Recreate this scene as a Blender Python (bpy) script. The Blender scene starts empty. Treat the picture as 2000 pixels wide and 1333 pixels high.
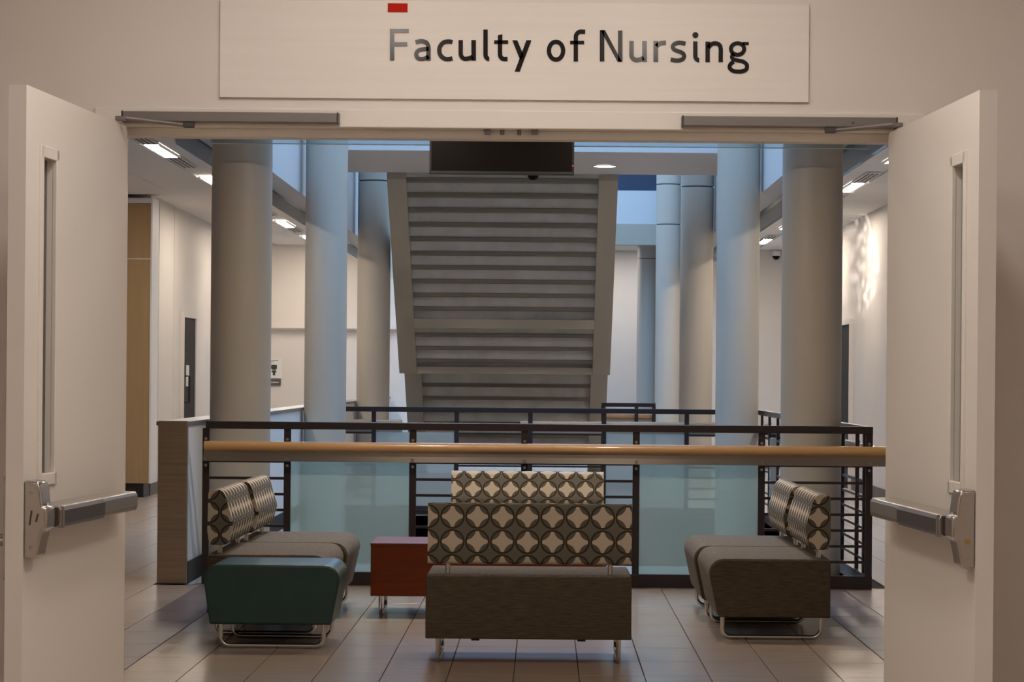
import bpy, math, random
from mathutils import Vector, Matrix
random.seed(7)
SC = bpy.context.scene
COL = SC.collection
PI = math.pi
# ---------------------------------------------------------------- camera
EYE, F, VX, VY, ROLL = 1.40, 4900.0, 1063.0, 738.0, 0.0085
cd = bpy.data.cameras.new('camera'); cam = bpy.data.objects.new('camera', cd); COL.objects.link(cam)
cd.sensor_fit = 'HORIZONTAL'; cd.sensor_width = 36.0; cd.lens = 36.0 * F / 2000.0
cd.shift_x = -(VX - 1000.0) / 2000.0; cd.shift_y = (VY - 666.5) / 2000.0
cd.clip_start = 0.05; cd.clip_end = 200
cam.matrix_world = Matrix.Translation((0, 0, EYE)) @ Matrix.Rotation(PI / 2, 4, 'X') @ Matrix.Rotation(ROLL, 4, 'Z')
SC.camera = cam
# ---------------------------------------------------------------- world, large lights, exposure
SC.view_settings.view_transform = 'Standard'; SC.view_settings.look = 'None'
SC.view_settings.exposure = 0.0; SC.view_settings.gamma = 1.0; SC.view_settings.use_curve_mapping = False
SC.cycles.use_denoising = True
SC.cycles.max_bounces = 10; SC.cycles.diffuse_bounces = 6; SC.cycles.glossy_bounces = 4; SC.cycles.transparent_max_bounces = 24
SC.cycles.sample_clamp_indirect = 6.0
SC.cycles.caustics_reflective = False; SC.cycles.caustics_refractive = False
W = bpy.data.worlds.new('world'); SC.world = W; W.use_nodes = True
W.node_tree.nodes['Background'].inputs[0].default_value = (0.45, 0.65, 1.0, 1); W.node_tree.nodes['Background'].inputs[1].default_value = 0.3
SKY_W, HALL_W, HALL_M, CORR_E, SEAT_E = 660.0, 12.5, 14.5, 78.0, 190.0

def area(name, loc, sx, sy, power, color, rot=(0, 0, 0)):
    l = bpy.data.lights.new(name, 'AREA'); l.shape = 'RECTANGLE'; l.size = sx; l.size_y = sy; l.energy = power; l.color = color
    o = bpy.data.objects.new(name, l); COL.objects.link(o); o.location = loc; o.rotation_euler = rot
    return o
BLUE = (0.38, 0.63, 1.0)
area('skylight_daylight', (-0.14, 23.0, 8.9), 4.3, 7.6, SKY_W, BLUE)
area('skylight_daylight', (-0.14, 38.5, 8.9), 4.3, 15.0, SKY_W * 1.5, BLUE)

# ---------------------------------------------------------------- materials
def mat(name, col, rough=0.6, metal=0.0, spec=0.5, noise=0.0, nscale=(20, 20, 20), bump=0.0, emit=None, estr=0.0, coat=0.0, col2=None, coords='Object'):
    m = bpy.data.materials.new(name); m.use_nodes = True
    nt = m.node_tree; b = nt.nodes['Principled BSDF']
    b.inputs['Base Color'].default_value = (*col, 1); b.inputs['Roughness'].default_value = rough
    b.inputs['Metallic'].default_value = metal; b.inputs['Specular IOR Level'].default_value = spec
    b.inputs['Coat Weight'].default_value = coat
    if emit:
        b.inputs['Emission Color'].default_value = (*emit, 1); b.inputs['Emission Strength'].default_value = estr
    if noise or bump or col2:
        tc = nt.nodes.new('ShaderNodeTexCoord'); mp = nt.nodes.new('ShaderNodeMapping'); mp.inputs['Scale'].default_value = nscale
        n = nt.nodes.new('ShaderNodeTexNoise'); n.inputs['Scale'].default_value = 1.0; n.inputs['Detail'].default_value = 5
        nt.links.new(tc.outputs[coords], mp.inputs[0]); nt.links.new(mp.outputs[0], n.inputs['Vector'])
        if noise or col2:
            r = nt.nodes.new('ShaderNodeValToRGB')
            c2 = col2 or tuple(min(1, c * (1 + noise)) for c in col)
            c1 = col if col2 else tuple(c * (1 - noise) for c in col)
            r.color_ramp.elements[0].position = 0.3; r.color_ramp.elements[1].position = 0.7
            r.color_ramp.elements[0].color = (*c1, 1); r.color_ramp.elements[1].color = (*c2, 1)
            nt.links.new(n.outputs['Fac'], r.inputs[0]); nt.links.new(r.outputs[0], b.inputs['Base Color'])
        if bump:
            bp = nt.nodes.new('ShaderNodeBump'); bp.inputs['Strength'].default_value = bump; bp.inputs['Distance'].default_value = 0.002
            nt.links.new(n.outputs['Fac'], bp.inputs['Height']); nt.links.new(bp.outputs[0], b.inputs['Normal'])
    return m

def glass_mat(name, tint, body, body_mix, rough=0.02, refl=0.9):
    m = bpy.data.materials.new(name); m.use_nodes = True; nt = m.node_tree
    for n in list(nt.nodes):
        if n.type != 'OUTPUT_MATERIAL': nt.nodes.remove(n)
    out = nt.nodes['Material Output']
    tr = nt.nodes.new('ShaderNodeBsdfTransparent'); tr.inputs[0].default_value = (*tint, 1)
    tl = nt.nodes.new('ShaderNodeBsdfTranslucent'); tl.inputs[0].default_value = (*body, 1)
    df = nt.nodes.new('ShaderNodeBsdfDiffuse'); df.inputs[0].default_value = (*body, 1)
    ad = nt.nodes.new('ShaderNodeMixShader'); ad.inputs[0].default_value = 0.5
    nt.links.new(tl.outputs[0], ad.inputs[1]); nt.links.new(df.outputs[0], ad.inputs[2])
    mx = nt.nodes.new('ShaderNodeMixShader'); mx.inputs[0].default_value = body_mix
    nt.links.new(tr.outputs[0], mx.inputs[1]); nt.links.new(ad.outputs[0], mx.inputs[2])
    gl = nt.nodes.new('ShaderNodeBsdfGlossy'); gl.inputs['Roughness'].default_value = rough
    lw = nt.nodes.new('ShaderNodeFresnel'); lw.inputs[0].default_value = 1.5
    mu = nt.nodes.new('ShaderNodeMath'); mu.operation = 'MULTIPLY'; mu.inputs[1].default_value = refl
    nt.links.new(lw.outputs[0], mu.inputs[0])
    m2 = nt.nodes.new('ShaderNodeMixShader'); nt.links.new(mu.outputs[0], m2.inputs[0])
    nt.links.new(mx.outputs[0], m2.inputs[1]); nt.links.new(gl.outputs[0], m2.inputs[2])
    nt.links.new(m2.outputs[0], out.inputs[0])
    return m

def emis_mat(name, col, s):
    m = bpy.data.materials.new(name); m.use_nodes = True; nt = m.node_tree
    nt.nodes.remove(nt.nodes['Principled BSDF']); e = nt.nodes.new('ShaderNodeEmission')
    e.inputs[0].default_value = (*col, 1); e.inputs[1].default_value = s
    nt.links.new(e.outputs[0], nt.nodes['Material Output'].inputs[0]); return m

def pattern_mat():
    """interlocking rings on two offset lattices, taken from the UV map (1 unit = one ring pitch)"""
    m = bpy.data.materials.new('ring_fabric'); m.use_nodes = True; nt = m.node_tree; b = nt.nodes['Principled BSDF']
    b.inputs['Roughness'].default_value = 0.85; b.inputs['Specular IOR Level'].default_value = 0.2
    uv = nt.nodes.new('ShaderNodeUVMap'); uv.uv_map = 'UVMap'
    def M(op, a, bb=None):
        n = nt.nodes.new('ShaderNodeMath'); n.operation = op
        for i, v in enumerate((a, bb)):
            if v is None: continue
            if isinstance(v, (int, float)): n.inputs[i].default_value = v
            else: nt.links.new(v, n.inputs[i])
        return n.outputs[0]
    sp = nt.nodes.new('ShaderNodeSeparateXYZ'); nt.links.new(uv.outputs[0], sp.inputs[0])
    def dist(off):
        u = M('SUBTRACT', M('FRACT', M('ADD', sp.outputs[0], 0.5 + off)), 0.5)
        v = M('SUBTRACT', M('FRACT', M('ADD', sp.outputs[1], 0.5 + off)), 0.5)
        return M('SQRT', M('ADD', M('MULTIPLY', u, u), M('MULTIPLY', v, v)))
    dA, dB = dist(0.0), dist(0.5); R, HW = 0.452, 0.038
    inA = M('LESS_THAN', dA, R); rA = M('LESS_THAN', M('ABSOLUTE', M('SUBTRACT', dA, R)), HW)
    dia = M('MULTIPLY', M('LESS_THAN', dA, R - HW), M('GREATER_THAN', dB, 0.445))
    def mix(f, a, c):
        n = nt.nodes.new('ShaderNodeMix'); n.data_type = 'RGBA'; nt.links.new(f, n.inputs[0])
        for i, v in ((6, a), (7, c)):
            if isinstance(v, tuple): n.inputs[i].default_value = (*v, 1)
            else: nt.links.new(v, n.inputs[i])
        return n.outputs[2]
    GREY, CREAM, LENS, RING = (0.165, 0.155, 0.132), (0.60, 0.535, 0.43), (0.125, 0.119, 0.102), (0.058, 0.044, 0.026)
    c = mix(inA, GREY, LENS)
    c = mix(rA, c, RING)
    c = mix(dia, c, CREAM)
    nt.links.new(c, b.inputs['Base Color'])
    return m

M = {}
M['wall'] = mat('painted_wall', (0.74, 0.69, 0.64), 0.55, noise=0.015, nscale=(3, 3, 3), bump=0.05, spec=0.3)
M['ceil'] = mat('ceiling_board', (0.80, 0.78, 0.75), 0.85, noise=0.02, nscale=(60, 60, 60), spec=0.1)
M['upper'] = mat('atrium_paint', (0.62, 0.62, 0.62), 0.6, spec=0.3)
M['signboard'] = mat('sign_panel', (0.80, 0.755, 0.70), 0.32, noise=0.02, nscale=(2, 60, 60), spec=0.5)
M['letter'] = mat('black_vinyl', (0.010, 0.009, 0.010), 0.11, spec=0.6, noise=0.3, nscale=(300, 300, 300))
M['red'] = mat('red_vinyl', (0.50, 0.014, 0.006), 0.5, spec=0.08)
M['doorpaint'] = mat('door_paint', (0.76, 0.72, 0.66), 0.42, spec=0.4)
M['frame'] = mat('frame_paint', (0.76, 0.72, 0.66), 0.4, spec=0.4)
M['closer'] = mat('closer_grey', (0.20, 0.185, 0.175), 0.4, metal=0.5)
M['closer_dark'] = mat('closer_end', (0.05, 0.045, 0.045), 0.4)
M['chrome'] = mat('chrome', (0.72, 0.69, 0.65), 0.16, metal=1.0)
M['case'] = mat('case_chrome', (0.50, 0.465, 0.43), 0.2, metal=1.0)
M['satin'] = mat('satin_steel', (0.46, 0.43, 0.39), 0.30, metal=1.0)
M['brushed'] = mat('brushed_steel', (0.40, 0.33, 0.255), 0.34, metal=1.0, noise=0.12, nscale=(1.5, 1.5, 90))
M['barpad'] = mat('push_pad', (0.055, 0.050, 0.052), 0.38, metal=0.3)
M['rubber'] = mat('black_rubber', (0.012, 0.011, 0.011), 0.5)
M['rail'] = mat('dark_rail_paint', (0.022, 0.016, 0.018), 0.32, spec=0.5)
M['wood'] = mat('maple_handrail', (0.50, 0.30, 0.13), 0.30, noise=0.14, nscale=(1.5, 30, 30), coat=0.4)
M['plate'] = mat('handrail_plate', (0.40, 0.365, 0.32), 0.32, metal=1.0)
_b = M['plate'].node_tree.nodes['Principled BSDF']; _b.inputs['Anisotropic'].default_value = 0.85
_c = M['plate'].node_tree.nodes.new('ShaderNodeCombineXYZ'); _c.inputs[2].default_value = 1.0; M['plate'].node_tree.links.new(_c.outputs[0], _b.inputs['Tangent'])
M['glass'] = glass_mat('tinted_guard_glass', (0.80, 0.92, 0.90), (0.78, 0.95, 0.91), 0.44)
M['glass_far'] = glass_mat('pale_guard_glass', (0.80, 0.88, 0.88), (0.80, 0.88, 0.90), 0.5)
M['clear'] = glass_mat('clear_baffle_glass', (0.86, 0.91, 0.92), (0.5, 0.6, 0.62), 0.06)
M['glass_edge'] = mat('polished_glass_edge', (0.55, 0.66, 0.68), 0.1, spec=0.8)
M['column'] = mat('column_paint', (0.50, 0.465, 0.405), 0.42, spec=0.4, noise=0.02, nscale=(6, 6, 1))
M['joint'] = mat('dark_joint', (0.08, 0.08, 0.08), 0.7)
M['stair'] = mat('stair_paint', (0.42, 0.39, 0.32), 0.5, spec=0.4)
M['stair_pan'] = mat('stair_pan', (0.22, 0.20, 0.165), 0.6, spec=0.3)
M['riser'] = mat('stair_riser', (0.70, 0.69, 0.65), 0.55, noise=0.10, nscale=(4.5, 3, 3), spec=0.3)
M['tile'] = mat('porcelain_tile', (0.44, 0.370, 0.320), 0.22, noise=0.08, nscale=(3, 55, 3), spec=0.5)
M['tile_dark'] = mat('dark_band_tile', (0.165, 0.132, 0.122), 0.36, noise=0.10, nscale=(3, 55, 3), spec=0.5)
M['grout'] = mat('grout', (0.10, 0.085, 0.075), 0.9)
M['teal'] = mat('teal_vinyl', (0.026, 0.070, 0.066), 0.40, noise=0.08, nscale=(8, 8, 8), bump=0.15, spec=0.45)
M['fabric'] = mat('woven_fabric', (0.098, 0.080, 0.056), 0.9, noise=0.28, nscale=(14, 14, 150), bump=0.5, spec=0.15)
M['fabric_top'] = mat('seat_fabric', (0.185, 0.165, 0.138), 0.9, noise=0.22, nscale=(50, 50, 50), bump=0.5, spec=0.15)
M['pattern'] = pattern_mat()
M['cherry'] = mat('cherry_veneer', (0.185, 0.036, 0.007), 0.36, noise=0.16, nscale=(2, 3, 40), spec=0.3)
M['beech'] = mat('beech_panel', (0.40, 0.27, 0.135), 0.45, noise=0.06, nscale=(30, 30, 1.2))
M['black'] = mat('black_base', (0.012, 0.011, 0.012), 0.5)
M['screen'] = mat('dark_screen', (0.010, 0.008, 0.007), 0.30, spec=0.08)
M['bezel'] = mat('screen_bezel', (0.008, 0.007, 0.007), 0.4)
M['standby'] = emis_mat('standby_red', (1, 0.05, 0.02), 3.0)
M['darkdoor'] = mat('dark_door', (0.024, 0.020, 0.019), 0.6, spec=0.15)
M['paper'] = mat('white_paper', (0.78, 0.77, 0.74), 0.7)
M['ink'] = mat('dark_ink', (0.03, 0.045, 0.03), 0.6)
M['ledge'] = mat('grey_ledge', (0.16, 0.165, 0.18), 0.3, spec=0.6)
M['white'] = mat('white_panel', (0.82, 0.82, 0.82), 0.5)
M['base'] = mat('base_vinyl', (0.09, 0.078, 0.072), 0.5)
M['corrlight'] = emis_mat('corridor_diffuser', (1.0, 0.86, 0.71), CORR_E)
M['halllight'] = emis_mat('hall_diffuser', (1.0, 0.885, 0.80), HALL_W)
M['hallmain'] = emis_mat('hall_panel_diffuser', (1.0, 0.885, 0.80), HALL_M)
M['hallfill'] = emis_mat('hall_fill_diffuser', (1.0, 0.885, 0.80), 22.0)
M['seatnear'] = emis_mat('entry_downlight_lens', (1.0, 0.82, 0.64), SEAT_E * 1.0)
M['farfill'] = emis_mat('far_fill_lens', (1.0, 0.95, 0.93), 150.0)
M['seatlight'] = emis_mat('lounge_downlight_lens', (1.0, 0.82, 0.64), SEAT_E * 2.1)
M['downlight'] = emis_mat('downlight_lens', (1.0, 0.90, 0.70), 14.0)
M['navy'] = mat('clerestory_glass', (0.03, 0.05, 0.09), 0.15)
M['brass'] = mat('brass_tag', (0.45, 0.30, 0.08), 0.35, metal=0.8)

# ---------------------------------------------------------------- mesh helpers
class MB:
    def __init__(s): s.v = []; s.f = []; s.uv = []
    def add(s, vs, fs, uvs=None):
        o = len(s.v); s.v += [tuple(v) for v in vs]; s.f += [tuple(i + o for i in f) for f in fs]
        s.uv += uvs if uvs else [None] * len(fs); return s
    def box(s, x0, x1, y0, y1, z0, z1):
        x0, x1 = min(x0, x1), max(x0, x1); y0, y1 = min(y0, y1), max(y0, y1); z0, z1 = min(z0, z1), max(z0, z1)
        vs = [(x, y, z) for z in (z0, z1) for y in (y0, y1) for x in (x0, x1)]
        return s.add(vs, [(0, 2, 3, 1), (4, 5, 7, 6), (0, 1, 5, 4), (2, 6, 7, 3), (0, 4, 6, 2), (1, 3, 7, 5)])
    def prism(s, prof, axis, a0, a1, uvpitch=None, uv0=(0, 0)):
        """extrude a closed 2-D profile: axis 'x' -> (y,z), 'y' -> (x,z), 'z' -> (x,y)"""
        n = len(prof)
        def P(p, a): return {'x': (a, p[0], p[1]), 'y': (p[0], a, p[1]), 'z': (p[0], p[1], a)}[axis]
        vs = [P(p, a0) for p in prof] + [P(p, a1) for p in prof]
        fs = [tuple(range(n - 1, -1, -1)), tuple(range(n, 2 * n))]; uvs = None
        if uvpitch:
            k = 1.0 / uvpitch
            uvs = [[((prof[i][0] - 0.068) * k, (prof[i][1] - 0.540) * k) for i in range(n - 1, -1, -1)], [((p[0] - 0.068) * k + 0.5, (p[1] - 0.540) * k) for p in prof]]
            per = [0.0]
            for i in range(n): per.append(per[-1] + math.dist(prof[i], prof[(i + 1) % n]))
        for i in range(n):
            j = (i + 1) % n; fs.append((i, j, n + j, n + i))
            if uvpitch:
                u0, u1 = uv0[0], uv0[0] + (a1 - a0) * k; v0, v1 = uv0[1] + per[i] * k, uv0[1] + per[i + 1] * k
                uvs.append([(u0, v0), (u0, v1), (u1, v1), (u1, v0)])
        return s.add(vs, fs, uvs)
    def cyl(s, c, r, axis, a0, a1, n=24, r1=None):
        r1 = r if r1 is None else r1; vs = []
        for a, rr in ((a0, r), (a1, r1)):
            for i in range(n):
                t = 2 * PI * i / n; p, q = rr * math.cos(t), rr * math.sin(t)
                vs.append({'x': (a, c[0] + p, c[1] + q), 'y': (c[0] + p, a, c[1] + q), 'z': (c[0] + p, c[1] + q, a)}[axis])
        fs = [tuple(range(n - 1, -1, -1)), tuple(range(n, 2 * n))] + [(i, (i + 1) % n, n + (i + 1) % n, n + i) for i in range(n)]
        return s.add(vs, fs)
    def tube(s, path, r, n=10, closed=False):
        P = [Vector(p) for p in path]; m = len(P); rings = []; up = None
        for i in range(m):
            if closed: t = P[(i + 1) % m] - P[i - 1]
            else: t = P[min(i + 1, m - 1)] - P[max(i - 1, 0)]
            t.normalize()
            if up is None:
                up = Vector((0, 0, 1)) if abs(t.z) < 0.9 else Vector((1, 0, 0))
            a = t.cross(up); a.normalize(); b = a.cross(t); up = b
            rings.append([P[i] + r * (math.cos(2 * PI * k / n) * a + math.sin(2 * PI * k / n) * b) for k in range(n)])
        vs = [v for q in rings for v in q]; fs = []
        for i in range(m if closed else m - 1):
            j = (i + 1) % m
            for k in range(n): fs.append((i * n + k, i * n + (k + 1) % n, j * n + (k + 1) % n, j * n + k))
        if not closed: fs += [tuple(range(n - 1, -1, -1)), tuple(range((m - 1) * n, m * n))]
        return s.add(vs, fs)
    def sphere(s, c, r, nu=16, nv=8, half=None):
        vs = []; fs = []; v0, v1 = (0, PI) if half is None else ((0, PI / 2) if half == 'up' else (PI / 2, PI))
        for j in range(nv + 1):
            t = v0 + (v1 - v0) * j / nv
            for i in range(nu):
                p = 2 * PI * i / nu; vs.append((c[0] + r * math.sin(t) * math.cos(p), c[1] + r * math.sin(t) * math.sin(p), c[2] + r * math.cos(t)))
        for j in range(nv):
            for i in range(nu): fs.append((j * nu + i, (j + 1) * nu + i, (j + 1) * nu + (i + 1) % nu, j * nu + (i + 1) % nu))
        return s.add(vs, fs)
    def map(s, fn): s.v = [tuple(fn(*v)) for v in s.v]; return s
    def build(s, name, m, parent=None, bevel=0.0, smooth=False, seg=2):
        me = bpy.data.meshes.new(name); me.from_pydata(s.v, [], s.f); me.update()
        if any(u for u in s.uv):
            ul = me.uv_layers.new(name='UVMap'); k = 0
            for f, u in zip(s.f, s.uv):
                for i in range(len(f)):
                    ul.data[k].uv = u[i] if u else (0, 0); k += 1
        import bmesh
        bm = bmesh.new(); bm.from_mesh(me); bmesh.ops.recalc_face_normals(bm, faces=bm.faces); bm.to_mesh(me); bm.free()
        me.materials.append(M[m] if isinstance(m, str) else m)
        o = bpy.data.objects.new(name, me); COL.objects.link(o)
        if parent is not None: o.parent = parent
        if bevel:
            b = o.modifiers.new('bevel', 'BEVEL'); b.width = bevel; b.segments = seg; b.limit_method = 'ANGLE'; b.angle_limit = math.radians(40)
        if smooth:
            me.shade_smooth() if hasattr(me, 'shade_smooth') else None
            try: me.set_sharp_from_angle(angle=math.radians(38))
            except Exception: pass
        return o
def B(*a): return MB().box(*a)
def empty(name, loc=(0, 0, 0), rz=0.0):
    o = bpy.data.objects.new(name, None); COL.objects.link(o); o.location = loc; o.rotation_euler = (0, 0, rz); o.empty_display_size = 0.1
    return o
def tag(o, label, cat, group=None):
    o['label'] = label; o['category'] = cat
    if group: o['group'] = group
    return o
def struct(o, label=None):
    o['kind'] = 'structure'
    if label: o['label'] = label
    return o
def inst(src, name, parent, loc=(0, 0, 0)):
    o = src.copy(); o.name = name; COL.objects.link(o); o.parent = parent; o.location = loc; return o
def copy_tree(o, parent=None):
    c = o.copy(); COL.objects.link(c); c.parent = parent
    for ch in list(o.children): copy_tree(ch, c)
    return c
def rounded(pts, radii, n=6):
    """closed 2-D polygon with rounded corners"""
    out = []; m = len(pts)
    for i in range(m):
        p = Vector(pts[i]); r = radii[i]
        if r <= 0: out.append(tuple(p)); continue
        a = (Vector(pts[i - 1]) - p).normalized(); b = (Vector(pts[(i + 1) % m]) - p).normalized()
        ang = a.angle(b); d = r / math.tan(ang / 2); c = p + (a + b).normalized() * (r / math.sin(ang / 2))
        s, e = p + a * d - c, p + b * d - c; a0 = math.atan2(s.y, s.x); a1 = math.atan2(e.y, e.x)
        while a1 - a0 > PI: a1 -= 2 * PI
        while a1 - a0 < -PI: a1 += 2 * PI
        for k in range(n + 1):
            t = a0 + (a1 - a0) * k / n; out.append((c.x + r * math.cos(t), c.y + r * math.sin(t)))
    return out

# ================================================================ SETTING
YD = 7.2            # plane of the door wall
YR = 16.8           # plane of the front guard rail
YB = 25.4           # far side of the floor opening
XL, XRr = -2.395, 2.22   # sides of the floor opening
ZC = 3.45           # suspended ceiling
# ---- floors
f = MB()
f.box(-7.2, 6.2, -3.2, YR + 0.06, -0.5, -0.012)
f.box(-7.2, XL - 0.001, YR + 0.06, 50, -0.5, -0.012); f.box(XRr, 6.2, YR + 0.06, 50, -0.5, -0.012)
f.box(XL, XRr, YB, 50, -0.5, -0.012)
floor = struct(f.build('floor', 'grout'), 'grey porcelain tile floor with one dark tile band on each side')
TX, TY, GX = 0.307, 0.61, 1.71
def tile_mesh(m):
    g = 0.0022
    o = B(g, TX - g, g, TY - g, -0.012, 0.0).build('floor_tile', m, None, bevel=0.0015, seg=1)
    return o
t_lo, t_dk = tile_mesh('tile'), tile_mesh('tile_dark')
first = {id(t_lo): True, id(t_dk): True}
def put_tile(src, x, y):
    if first[id(src)]:
        first[id(src)] = False; src.parent = floor; src.location = (x, y, 0)
    else: inst(src, 'floor_tile', floor, (x, y, 0))
count = 0; bulk = MB(); bulk_d = MB()
for i in range(-29, 15):
    x = GX + TX * i
    for j in range(-33, 60):
        y = 16.07 + TY * j
        if x < -7.2 or x + TX > 6.2 or y < -3.0 or y > 49: continue
        if y > YR - 0.2 and x + TX > XL - 0.15 and x < XRr and y < YB: continue
        dark = i in (0, -13) and y < YR
        vis = (11.2 < y < 16.9 and -2.95 < x < 2.3) or (16.9 < y < 23.3 and -4.9 < x < -2.7)
        if vis: put_tile(t_dk if dark else t_lo, x, y); count += 1
        else:
            (bulk_d if dark else bulk).box(x + 0.0022, x + TX - 0.0022, y + 0.0022, y + TY - 0.0022, -0.012, 0.0)
o = bulk.build('floor_tile_field', 'tile', floor); o['kind'] = 'stuff'
o = bulk_d.build('floor_tile_band', 'tile_dark', floor); o['kind'] = 'stuff'
B(XL + 0.06, 2.3, 16.6822, YR + 0.058, -0.012, -0.0005).build('edge_strip', 'tile_dark', floor)
# edge of the opening, storey below
e = MB(); e.box(XL - 0.3, XL, YR + 0.06, YB, -4.3, -0.013); e.box(XRr, XRr + 0.3, YR + 0.06, YB, -4.3, -0.013)
e.box(XL, XRr, YB, YB + 0.3, -4.3, -0.013); e.box(XL, XRr, YR - 0.24, YR + 0.06, -4.3, -0.5)
struct(e.build('wall_opening_lower', 'white'), 'pale wall below the floor opening')
struct(B(XL, XRr, YR, YB, -4.4, -4.3).build('floor_lower', 'tile'), 'tiled floor of the storey below')
# ---- door wall (hall side)
OX0, OX1, OH = -1.285, 1.075, 2.165
w = MB(); w.box(-2.9, OX0, YD, YD + 0.15, 0, 3.2); w.box(OX1, 2.7, YD, YD + 0.15, 0, 3.2); w.box(OX0, OX1, YD, YD + 0.15, OH, 3.2)
struct(w.build('wall_front', 'wall'), 'warm white wall around the double door opening')
struct(B(-2.9, -2.75, -3.2, YD, 0, 3.2).build('wall_hall_left', 'wall'), 'warm white side wall of the hall')
struct(B(2.55, 2.7, -3.2, YD, 0, 3.2).build('wall_hall_right', 'wall'), 'warm white side wall of the hall')
struct(B(-2.9, 2.7, -3.2, -3.05, 0, 3.2).build('wall_hall_back', 'wall'), 'warm white end wall of the hall')
struct(B(-2.9, 2.7, -3.2, YD, 3.05, 3.2).build('ceiling_hall', 'ceil'), 'white hall ceiling')
# ---- seating area shell
s_ = MB(); s_.box(-7.2, -2.9, YD, YD + 0.15, 0, ZC); s_.box(2.7, 6.2, YD, YD + 0.15, 0, ZC)
struct(s_.build('wall_seating_back', 'wall'), 'warm white wall beside the double door')
struct(B(-7.35, -7.2, YD, 28.5, 0, ZC).build('wall_left', 'wall'), 'warm white wall at the left end of the lounge')
struct(B(3.95, 4.1, YD, 39.6, 0, ZC + 0.3).build('wall_right', 'wall'), 'pale wall of the right corridor')
struct(B(-4.70, -4.55, 28.92, 39.2, 0, ZC + 0.3).build('wall_corridor_left', 'wall'), 'white wall of the left corridor')
struct(B(-7.2, -4.70, 28.9, 29.05, 0, ZC).build('wall_recess_left', 'wall'), 'white wall behind the beech panels')
struct(B(-4.7, -1.9, 39.05, 39.2, 0, 9).build('wall_end_left', 'wall'), 'cream end wall of the left corridor')
struct(B(2.35, 4.1, 39.6, 39.75, 0, 9).build('wall_end_right', 'wall'), 'cream end wall of the right corridor')
struct(B(-5, 6.2, 50, 50.15, 0, 9).build('wall_far', 'wall'), 'white wall at the far end of the atrium')
struct(B(6.1, 6.2, 39.6, 50, 0, 9).build('wall_far_right', 'wall')); struct(B(-5, -4.9, 39.2, 50, 0, 9).build('wall_far_left', 'wall'))
# ceilings
c = MB(); c.box(-7.2, 3.95, YD + 0.15, 16.9, ZC, ZC + 0.3); c.box(-7.2, -2.65, 16.9, 39.05, ZC + 0.01, ZC + 0.3); c.box(2.37, 3.95, 16.9, 39.6, ZC + 0.01, ZC + 0.3)
ceil = struct(c.build('ceiling', 'ceil'), 'pale suspended ceiling of the lounge and corridors')
def ceiling_panels(x0, x1, y0, y1):
    src = None; y = y0; n = 0
    while y < y1 - 0.1:
        if src is None:
            src = B(x0 + 0.003, x1 - 0.003, 0.003, 1.217, ZC - 0.012, ZC + 0.01).build('ceiling_panel', 'ceil', ceil, bevel=0.002, seg=1); src.location = (0, y, 0)
        else: inst(src, 'ceiling_panel', ceil, (0, y, 0))
        y += 1.22
LY = [22.3 + 3.66 * k for k in range(-1, 5)]
for (a, b) in ((-7.2, -5.75), (-5.75, -4.9), (-4.9, -4.2), (-4.2, -3.60), (-3.40, -2.66)):
    ceiling_panels(a, b, 22.3 - 1.22 * 2, 28.4 if a < -4.7 else 38.9)
for (a, b) in ((2.38, 3.13), (3.33, 3.95)): ceiling_panels(a, b, 22.3 - 1.22 * 2, 38.3)
# bulkheads = edge of the storey above
def bulkhead(name, xa, xb, z0):
    m = MB(); m.box(xa, xb, 16.9, 46.8, z0, 9.0)
    o = struct(m.build(name, 'upper'), 'white edge of the storey above along the atrium')
    return o
bulkhead('wall_upper_left', -2.65, -2.42, 3.2); bulkhead('wall_upper_right', 2.14, 2.37, 3.25)
struct(B(-2.65, 2.37, 16.88, 16.99, ZC + 0.001, 9).build('wall_upper_front', 'upper'), 'white edge of the storey above over the front rail')
struct(B(-2.65, 2.37, 47.0, 47.2, 4.29, 4.92).build('wall_upper_far', 'upper'), 'blue-lit wall band at the far end of the atrium')
struct(B(-2.65, 2.37, 46.9, 47.2, 3.9, 4.29).build('trim_1', 'stair'), 'beige beam under the far wall band')
struct(B(-2.65, 2.37, 47.05, 47.2, 4.92, 5.3).build('window_1', 'navy'), 'dark clerestory strip above the far wall band')
struct(B(-2.65, 2.37, 47.0, 47.2, 5.3, 9).build('wall_upper_far_top', 'upper'))
struct(B(-2.42, 2.37, 47.2, 50, 3.95, 4.1).build('ceiling_far', 'ceil'))
struct(B(-2.65, 2.37, 16.9, 47.2, 9.0, 9.1).build('ceiling_atrium', 'upper'), 'atrium roof around the skylights')
for k, (y, z) in enumerate(((19.6, 0), (26.0, 0), (33.4, 0))):
    struct(B(-2.42, -2.395, y, y + 0.09, 3.2, 6.0).build('trim_%d' % (k + 2), 'upper'), 'white vertical trim on the left upper wall')
    struct(B(2.115, 2.14, y, y + 0.09, 3.25, 6.0).build('trim_%d' % (k + 6), 'upper'), 'white vertical trim on the right upper wall')
# bridge above
br = B(-2.42, 2.14, 27.4, 30.4, 3.87, 4.7)
bridge = struct(br.build('ceiling_bridge', 'upper'), 'soffit and blue-lit edge of the bridge over the atrium')
# ---- left parapet with steel end cladding
pp = empty('parapet', (0, 0, 0)); tag(pp, 'low white parapet with grey ledge beyond the steel end panel', 'parapet')
B(-2.575, XL, 16.83, 39.0, 0.0, 1.055).build('panel', 'white', pp)
B(-2.60, XL + 0.014, 16.83, 39.0, 1.056, 1.085).build('ledge', 'ledge', pp, bevel=0.004)
B(XL, XL + 0.012, 16.86, 39.0, 0.0, 0.14).build('base_strip', 'black', pp)
st = B(-2.577, XL + 0.012, 16.76, 16.828, 0.0, 1.09).build('end_panel', 'brushed', None, bevel=0.004)
tag(st, 'brushed steel panel closing the end of the low white parapet', 'panel')
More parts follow.
